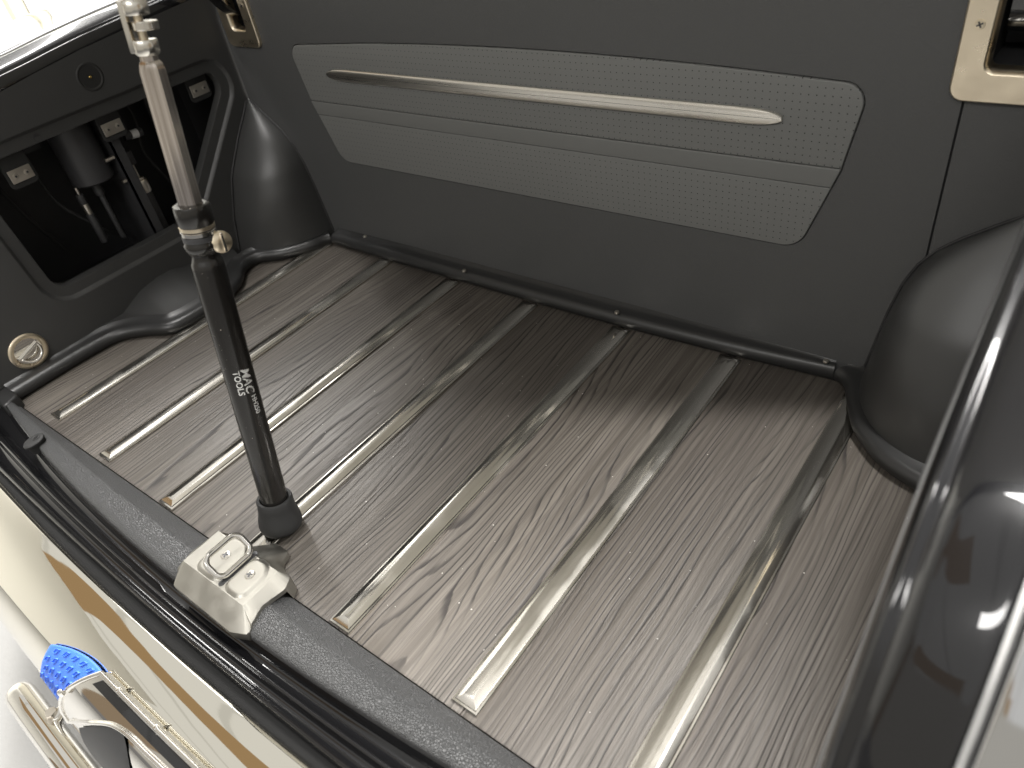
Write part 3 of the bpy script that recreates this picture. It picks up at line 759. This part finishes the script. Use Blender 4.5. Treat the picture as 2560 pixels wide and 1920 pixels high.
# raised pads under the loop and the second screw
for pts, h in (([(-.008, -.040), (.0315, -.040), (.0315, -.002), (.022, .008), (.002, .008), (-.008, -.004)], .0376), ([(.0425, -.040), (.072, -.040), (.072, -.008), (.064, .002), (.0425, .002)], .0376)):
    bm = bmesh.new(); slab(bm, resample(round_poly(pts, .010, 6), 64), top, [(-.0035, .0338), (-.0018, .0347), (-.0002, .0362), (.0008, h - .0006), (.0022, h - .0001), (.004, h)]); obj('latch_boss', bm, 'cast', latch, 45)
bm = bmesh.new(); slab(bm, round_poly([(.0335, -.0415), (.0405, -.0415), (.0405, .008), (.0335, .008)], .003), top, [(0, .0340), (.0002, .03495)]); obj('latch_slot', bm, 'void', latch, 0)
for x, y, z in ((.013, -.014, .0378), (.058, -.016, .0378)):
    mt = frame_of((x, y, z), (0, 0, 1), (1, .6, 0)); screw(latch, mt, .0056, 'steel'); cross(latch, mt, .0050, 'darkmetal')
lp3 = round_poly([(-.0215, 0), (.0215, 0), (.0215, .027), (-.0215, .027)], .009, 8)
lm = frame_of((.0370, -.0155, .0375), (1, 0, 1), (0, 1, 0))
bm = bmesh.new(); tube(bm, [lm @ Vector((p.x, p.y + .001, 0)) for p in lp3], .0033, 12, closed=True); obj('striker_loop', bm, 'chrome', latch, 60)

# ---- chrome lamp housing on the tail panel
def tailpt(x, d, w=0.0):
    z = tail_at(d); e = .002; t = Vector((0, -(2 * e), tail_at(d + e) - tail_at(d - e))).normalized(); n = Vector((0, -t.z * -1, 0))
    nrm = Vector((1, 0, 0)).cross(t); nrm = nrm if nrm.z > 0 else -nrm
    return Vector((x, yb(x) - d, z)) + nrm * w
def project(P):
    v = P - CAM; z = -v.dot(RZ); return 1280 + FPX * v.dot(RX) / z, 960 - FPX * v.dot(RY) / z
def tail_inv(u, v, w_=0.0):
    """(x, d) on the tail panel, w_ above it, that a pixel looks at"""
    x0, x1, d0, d1 = -.6, .4, .003, .103; best = None
    for _ in range(4):
        for i in range(25):
            for j in range(15):
                x = x0 + (x1 - x0) * i / 24; d = d0 + (d1 - d0) * j / 14
                if not .0025 < d < .1035: continue
                q = project(tailpt(x, d, w_)); e = (q[0] - u) ** 2 + (q[1] - v) ** 2
                if best is None or e < best[0]: best = (e, x, d)
        sx, sd = (x1 - x0) / 10, (d1 - d0) / 7; _, x, d = best
        x0, x1, d0, d1 = x - sx, x + sx, d - sd, d + sd
    return best[1], best[2]
HW = .006
def hpt(x, t, w_=HW):                            # t: 0 upper edge .. 1 lower edge, left end slanted
    d = .053 + .050 * t; return tailpt(x - .078 * t, d, w_ + .004 * math.sin(t * math.pi * .9))
hx0, hx1 = -.036, .40
bm = bmesh.new(); rs = []
for i in range(25):
    x = hx0 + (hx1 - hx0) * i / 24
    rs.append([hpt(x, 0, -.003)] + [hpt(x, k / 12) for k in range(13)] + [hpt(x, 1, -.003)])
rings(bm, rs, False); fix(bm)
hous = cpart('lamp_housing', bm, 'chrome', 50, 'chrome lamp housing standing on the tail panel')
bm = bmesh.new(); tube(bm, [hpt(hx0, k / 12, HW + .0005) for k in range(13)], .0026, 10); obj('end_trim', bm, 'chrome', hous)
bm = bmesh.new(); tube(bm, [hpt(hx0 + (hx1 - hx0) * k / 40, 0, .0072) for k in range(41)], .0026, 10); obj('edge_trim', bm, 'trim', hous)
bm = bmesh.new(); rs = []
for i in range(25):
    x = hx0 + .012 + (hx1 - hx0 - .012) * i / 24
    rs.append([hpt(x, t_, HW + w_) for t_, w_ in ((.060, -.001), (.064, .0009), (.20, .0009), (.204, -.001))])
rings(bm, rs, False); obj('dark_reflection_band', bm, 'paint', hous, 30)  # black strip standing in for a dark reflection along the housing's upper edge
arch = [tail_inv(u, v, .010) for u, v in ((178, 1803), (225, 1806), (262, 1808), (290, 1816), (325, 1840), (365, 1880), (407, 1920), (470, 1985))]
arch = [tuple(p) for p in arch]
bm = bmesh.new(); tube(bm, smooth_path([tailpt(x, d, .0105) for x, d in arch], 4), .0024, 10); obj('arch_trim', bm, 'chrome', hous)
arch2 = [tail_inv(u, v, .010) for u, v in ((200, 1818), (235, 1812), (271, 1811), (296, 1818), (309, 1826), (318, 1860), (328, 1920), (340, 1985))]
bm = bmesh.new(); rs = []
for k in range(9):
    rs.append([tailpt(x, d + (.1034 - d) * k / 8, .0112) for x, d in arch2])
rings(bm, rs, False); obj('lamp_lens', bm, 'void', hous, 50)
for x in (.07, .0):
    bm = lathe(bmesh.new(), [(.0001, .0045), (.0024, .0038), (.0034, .001), (.0034, -.003)], 14); o = obj('trim_stud', bm, 'chrome', hous); o.matrix_basis = Matrix.Translation(hpt(x, 0, .006))
bm = lathe(bmesh.new(), [(.0001, .0045), (.0024, .0038), (.0034, .001), (.0034, -.003)], 14); o = obj('trim_stud', bm, 'chrome', hous); o.matrix_basis = Matrix.Translation(hpt(hx0, .58, .011))
# ---- bumper bar below
bm = bmesh.new(); pth = [(x, -.262 + .05 * x * x, -.322) for x in [-.445 + .89 * k / 24 for k in range(25)]]
rr = [.002, .010, .0165, .0200] + [.021] * 21
pth = [(x, -.262 + .05 * x * x, -.322) for x in [-.4400, -.4385, -.434, -.426] + [-.415 + .83 * k / 20 for k in range(21)]]; tube(bm, pth, rr, 20); bump = cpart('bumper_bar', bm, 'chrome', 60, 'round chrome bumper bar above the concrete floor')
for x in (-.33, -.18):
    bm = bmesh.new(); tube(bm, [(x, -.245, -.318), (x + .01, -.21, -.30)], .010, 12); obj('bumper_stay', bm, 'chrome', bump)
    bm = bmesh.new(); tube(bm, [(x, -.238, -.308), (x, -.238, -.298)], .008, 6); obj('bumper_bolt', bm, 'zinc', bump, 0)

# ---- quarter panels: rolled rim and outer skin on both sides
RIM = [(.003, -.030), (.001, -.004), (.0, .0), (.0008, .006), (.0030, .0130), (.0055, .0160), (.0080, .0150), (.0100, .0150), (.0125, .0180), (.017, .0215), (.024, .0242), (.034, .0272), (.040, .0285), (.0428, .0270), (.0440, .020), (.0445, .006)]
SKIN = [(.0470, .004), (.0473, .0225), (.0483, .0275), (.051, .0298), (.065, .0322), (.09, .0352), (.125, .0372), (.16, .0375), (.20, .034), (.24, .024), (.27, .006), (.30, -.03), (.315, -.08), (.325, -.17), (.325, -.40)]
spine = smooth_path([(0, .78, .436), (0, .66, .431), (0, .546, .424), (0, .467, .418), (0, .418, .4145), (0, .343, .408), (0, .274, .400), (0, .2, .391), (0, .12, .370), (0, .05, .335), (0, -.01, .26), (0, -.05, .16), (0, -.085, .06)], 5)
for prof, nm, m_, lb in ((RIM, 'trunk_rim', 'paint', 'gloss black rolled rim of the trunk opening'), (SKIN, 'quarter_panel', 'skin', 'mirror-bright outer quarter panel beside the trunk')):
    RS = [(p.x, p.y) for p in smooth_path([(a, b, 0) for a, b in prof], 3)]
    for s in (-1, 1):
        bm = bmesh.new(); rs = []
        for p in spine: rs.append([(s * (.6015 + a), p.y, p.z + b) for a, b in RS])
        rings(bm, rs, False); cpart(nm, bm, m_, 60, lb)

# ---- raised trunk lid overhead (held by the prop)
LIDA = math.radians(42)
lm = Matrix.Translation((0, .70, .50)) @ Matrix.Rotation(-LIDA, 4, 'X')
bm = bmesh.new(); rs = []
for k in range(11):
    y = -.02 - .80 * k / 10; r = []
    for j in range(17):
        x = -.585 + 1.17 * j / 16; r.append(lm @ Vector((x, y, .035 - .05 * (x / .585) ** 2 - .03 * (k / 10) ** 3)))
    for j in range(16, -1, -1):
        x = -.585 + 1.17 * j / 16; r.append(lm @ Vector((x * .985, y, -.012 - .03 * (x / .585) ** 2)))
    rs.append(r)
rings(bm, rs, True, True, True); fix(bm)
lid = cpart('trunk_lid', bm, 'paint', 40, 'black trunk lid raised over the trunk')
bm = bmesh.new(); rs = []
for k in range(9):
    y = -.05 - .72 * k / 8; rs.append([lm @ Vector((-.54 + 1.08 * j / 12, y, -.022 - .026 * ((-.54 + 1.08 * j / 12) / .54) ** 2)) for j in range(13)])
rings(bm, rs, False); obj('lid_lining', bm, 'lidlining', lid, 60)
# parcel shelf behind the trim wall
bm = bmesh.new(); box(bm, (-.60, WALL_Y + .002, .455), (.60, .72, .469)); cpart('parcel_shelf', bm, 'leather', 0)

# ================================================================== PROP ROD
ax = Vector((0, .168, 1)).normalized(); A0 = Vector((.006, .0545, 0))
pr = empty('prop_rod'); pr['label'] = 'telescopic black and chrome prop rod standing in the trunk'; pr['category'] = 'prop rod'
PM = frame_of(A0, ax, RX); pr.matrix_basis = PM
S = lambda z: z * 1.014
def ppart(name, bm, m, smooth=40, label=None, parent=None): return obj(name, bm, m, parent or pr, smooth, label)
ppart('rubber_foot', lathe(bmesh.new(), [(.010, S(.0072)), (.0205, S(.0072)), (.0232, S(.0095)), (.0242, S(.014)), (.0235, S(.022)), (.0212, S(.030)), (.0200, S(.040)), (.0196, S(.048)), (.0186, S(.0495)), (.0160, S(.0490)), (.0150, S(.044)), (.001, S(.044))], 40), 'rubber', 50, 'black rubber foot')
lt = ppart('lower_tube', lathe(bmesh.new(), [(.001, S(.02)), (.0148, S(.02)), (.0148, S(.322)), (.0142, S(.3265)), (.0126, S(.329)), (.0118, S(.333)), (.0120, S(.337)), (.001, S(.337))], 48), 'tube', 40, 'scuffed black lower tube with white print')
cl = ppart('clamp_collar', lathe(bmesh.new(), [(.012, S(.3345)), (.0145, S(.3375)), (.0158, S(.3405)), (.0160, S(.3445)), (.0150, S(.346)), (.0150, S(.3615)), (.0160, S(.363)), (.0160, S(.3765)), (.0152, S(.3785)), (.0125, S(.3795)), (.0105, S(.3790)), (.0103, S(.370))], 40, cap=False), 'tube', 40)
for z0, z1, r_, m_ in ((.3470, .3520, .0152, 'darkmetal'), (.3525, .3565, .01535, 'chrome'), (.3572, .3610, .0154, 'satin')):
    ppart('collar_ring', lathe(bmesh.new(), [(.0148, S(z0)), (r_, S(z0 + .0004)), (r_, S(z1 - .0004)), (.0148, S(z1))], 40, cap=False), m_, 40, parent=cl)
kb = frame_of((.0165, .001, S(.3435)), (.72, -.66, .15), (0, 0, 1))
bm = lathe(bmesh.new(), [(.004, -.012), (.004, -.001), (.0098, 0), (.0102, .0015), (.0098, .0035), (.0075, .0052), (.0035, .0060), (.0001, .0061)], 28); o = ppart('clamp_knob', bm, 'satin', 40, 'brass-toned clamp screw'); o.matrix_basis = kb
bm = bmesh.new(); box(bm, (-.0085, -.0012, .0040), (.0085, .0012, .0075), bev=.0005); k2 = obj('knob_slot', bm, 'chrome', o)
ppart('upper_tube', lathe(bmesh.new(), [(.001, S(.37)), (.0106, S(.37)), (.0106, S(.4865)), (.0092, S(.4915)), (.0074, S(.4935)), (.0074, S(.4985)), (.001, S(.4985))], 8), 'rodsteel', 20, 'bare octagonal steel upper tube')
# clevis: base and top cheeks joined by a spine on one side, with an adjusting wheel on a pin between them
bm = lathe(bmesh.new(), [(.001, S(.4975)), (.0085, S(.4975)), (.0096, S(.4995)), (.0098, S(.5075)), (.0090, S(.5085)), (.001, S(.5085))], 28)
cv = ppart('clevis', bm, 'steel', 40, 'steel clevis with an adjusting wheel')
bm = bmesh.new(); box(bm, (-.0102, -.0075, S(.4995)), (-.0058, .0075, S(.536)), bev=.001); obj('clevis_spine', bm, 'steel', cv)
bm = lathe(bmesh.new(), [(.001, S(.5255)), (.0092, S(.5255)), (.0098, S(.527)), (.0098, S(.5335)), (.0080, S(.5365)), (.0066, S(.5385)), (.001, S(.5385))], 28); obj('clevis_head', bm, 'steel', cv)
bm = lathe(bmesh.new(), [(.001, S(.507)), (.0034, S(.507)), (.0034, S(.527)), (.001, S(.527))], 16); obj('clevis_pin', bm, 'satin', cv)
bm = lathe(bmesh.new(), [(.0032, S(.5150)), (.0092, S(.5150)), (.0098, S(.5158)), (.0098, S(.5205)), (.0092, S(.5213)), (.0032, S(.5213))], 24, cap=False); o = obj('adjusting_wheel', bm, 'steel', cv, 25); o.location = (.0048, -.001, 0)
ppart('top_rod', lathe(bmesh.new(), [(.001, S(.538)), (.0068, S(.538)), (.0072, S(.541)), (.0072, S(.66)), (.012, S(.662)), (.012, S(.69)), (.001, S(.692))], 24), 'steel', 40)
# print on the lower tube, wrapped round it
def wrapped_text(body, size, z_start, ang0, name, parent, shear=0.0, sy=1.0):
    cu = bpy.data.curves.new('print', 'FONT'); cu.body = body; cu.size = size; cu.resolution_u = 3; cu.shear = shear; cu.offset = size * .018
    t = bpy.data.objects.new('print', cu); COL.objects.link(t)
    dg = bpy.context.evaluated_depsgraph_get(); me = bpy.data.meshes.new_from_object(t.evaluated_get(dg)); bpy.data.objects.remove(t); bpy.data.curves.remove(cu)
    bm = bmesh.new(); bm.from_mesh(me); bpy.data.meshes.remove(me)
    bmesh.ops.subdivide_edges(bm, edges=[e for e in bm.edges if e.calc_length() > .002], cuts=2)
    R_ = .01495
    for v in bm.verts:
        a = ang0 + (v.co.y * sy) / R_; z = z_start - v.co.x
        v.co = Vector((R_ * math.cos(a), R_ * math.sin(a), S(z)))
    return obj(name, bm, 'print', parent, 0)
# camera-facing side of the tube in its own frame
vd = PM.to_3x3().inverted() @ (CAM - (A0 + ax * .2)); face = math.atan2(vd.y, vd.x)
wrapped_text('TOOLS', .0086, .2185, face - .36, 'print_word', lt, 0)
wrapped_text('MAC', .0128, .2195, face + .16, 'print_logo', lt, .25, .95)
wrapped_text('HH250', .0074, .1880, face + .40, 'print_number', lt, 0)

# ================================================================== BLUE REFLECTION BUILT AS A PAD
bp_ = empty('blue_reflection_pad', tuple(tailpt(-.15, .07, .0))); bp_['label'] = 'blue slotted reflection in the mirror-bright tail panel, built as a solid pad'; bp_['category'] = 'built reflection'  # solid pad standing in for a blue reflection in the tail panel
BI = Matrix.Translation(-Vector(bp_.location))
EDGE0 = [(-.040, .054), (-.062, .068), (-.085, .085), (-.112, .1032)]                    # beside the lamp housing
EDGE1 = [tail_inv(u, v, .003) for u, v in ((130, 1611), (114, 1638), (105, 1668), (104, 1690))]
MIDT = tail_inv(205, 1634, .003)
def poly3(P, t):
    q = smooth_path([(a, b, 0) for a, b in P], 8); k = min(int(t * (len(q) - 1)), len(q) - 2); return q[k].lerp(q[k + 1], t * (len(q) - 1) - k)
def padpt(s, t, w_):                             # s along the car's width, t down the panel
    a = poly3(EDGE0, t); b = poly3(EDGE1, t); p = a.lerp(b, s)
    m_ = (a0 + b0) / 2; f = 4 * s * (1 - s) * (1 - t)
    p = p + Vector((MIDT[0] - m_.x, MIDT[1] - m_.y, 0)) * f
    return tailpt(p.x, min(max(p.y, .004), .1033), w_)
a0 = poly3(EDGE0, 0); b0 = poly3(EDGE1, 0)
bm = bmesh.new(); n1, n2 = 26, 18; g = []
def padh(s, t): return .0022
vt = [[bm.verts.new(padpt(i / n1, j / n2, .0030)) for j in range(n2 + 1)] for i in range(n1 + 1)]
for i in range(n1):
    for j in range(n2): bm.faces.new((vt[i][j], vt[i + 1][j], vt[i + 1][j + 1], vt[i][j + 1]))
o = obj('reflection_sheet', bm, 'blue', bp_, 60); o.matrix_basis = BI.copy()
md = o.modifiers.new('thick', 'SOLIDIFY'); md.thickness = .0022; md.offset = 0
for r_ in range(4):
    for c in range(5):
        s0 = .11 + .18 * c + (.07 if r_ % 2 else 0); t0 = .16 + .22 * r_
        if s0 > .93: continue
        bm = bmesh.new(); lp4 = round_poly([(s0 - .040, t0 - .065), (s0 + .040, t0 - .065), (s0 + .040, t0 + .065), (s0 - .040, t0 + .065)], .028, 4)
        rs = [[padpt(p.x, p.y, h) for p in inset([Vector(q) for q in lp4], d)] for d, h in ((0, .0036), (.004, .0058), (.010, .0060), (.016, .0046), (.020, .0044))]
        rings(bm, rs, True, False, True); q = obj('reflection_stud', bm, 'blue', bp_, 60); q.matrix_basis = BI.copy()
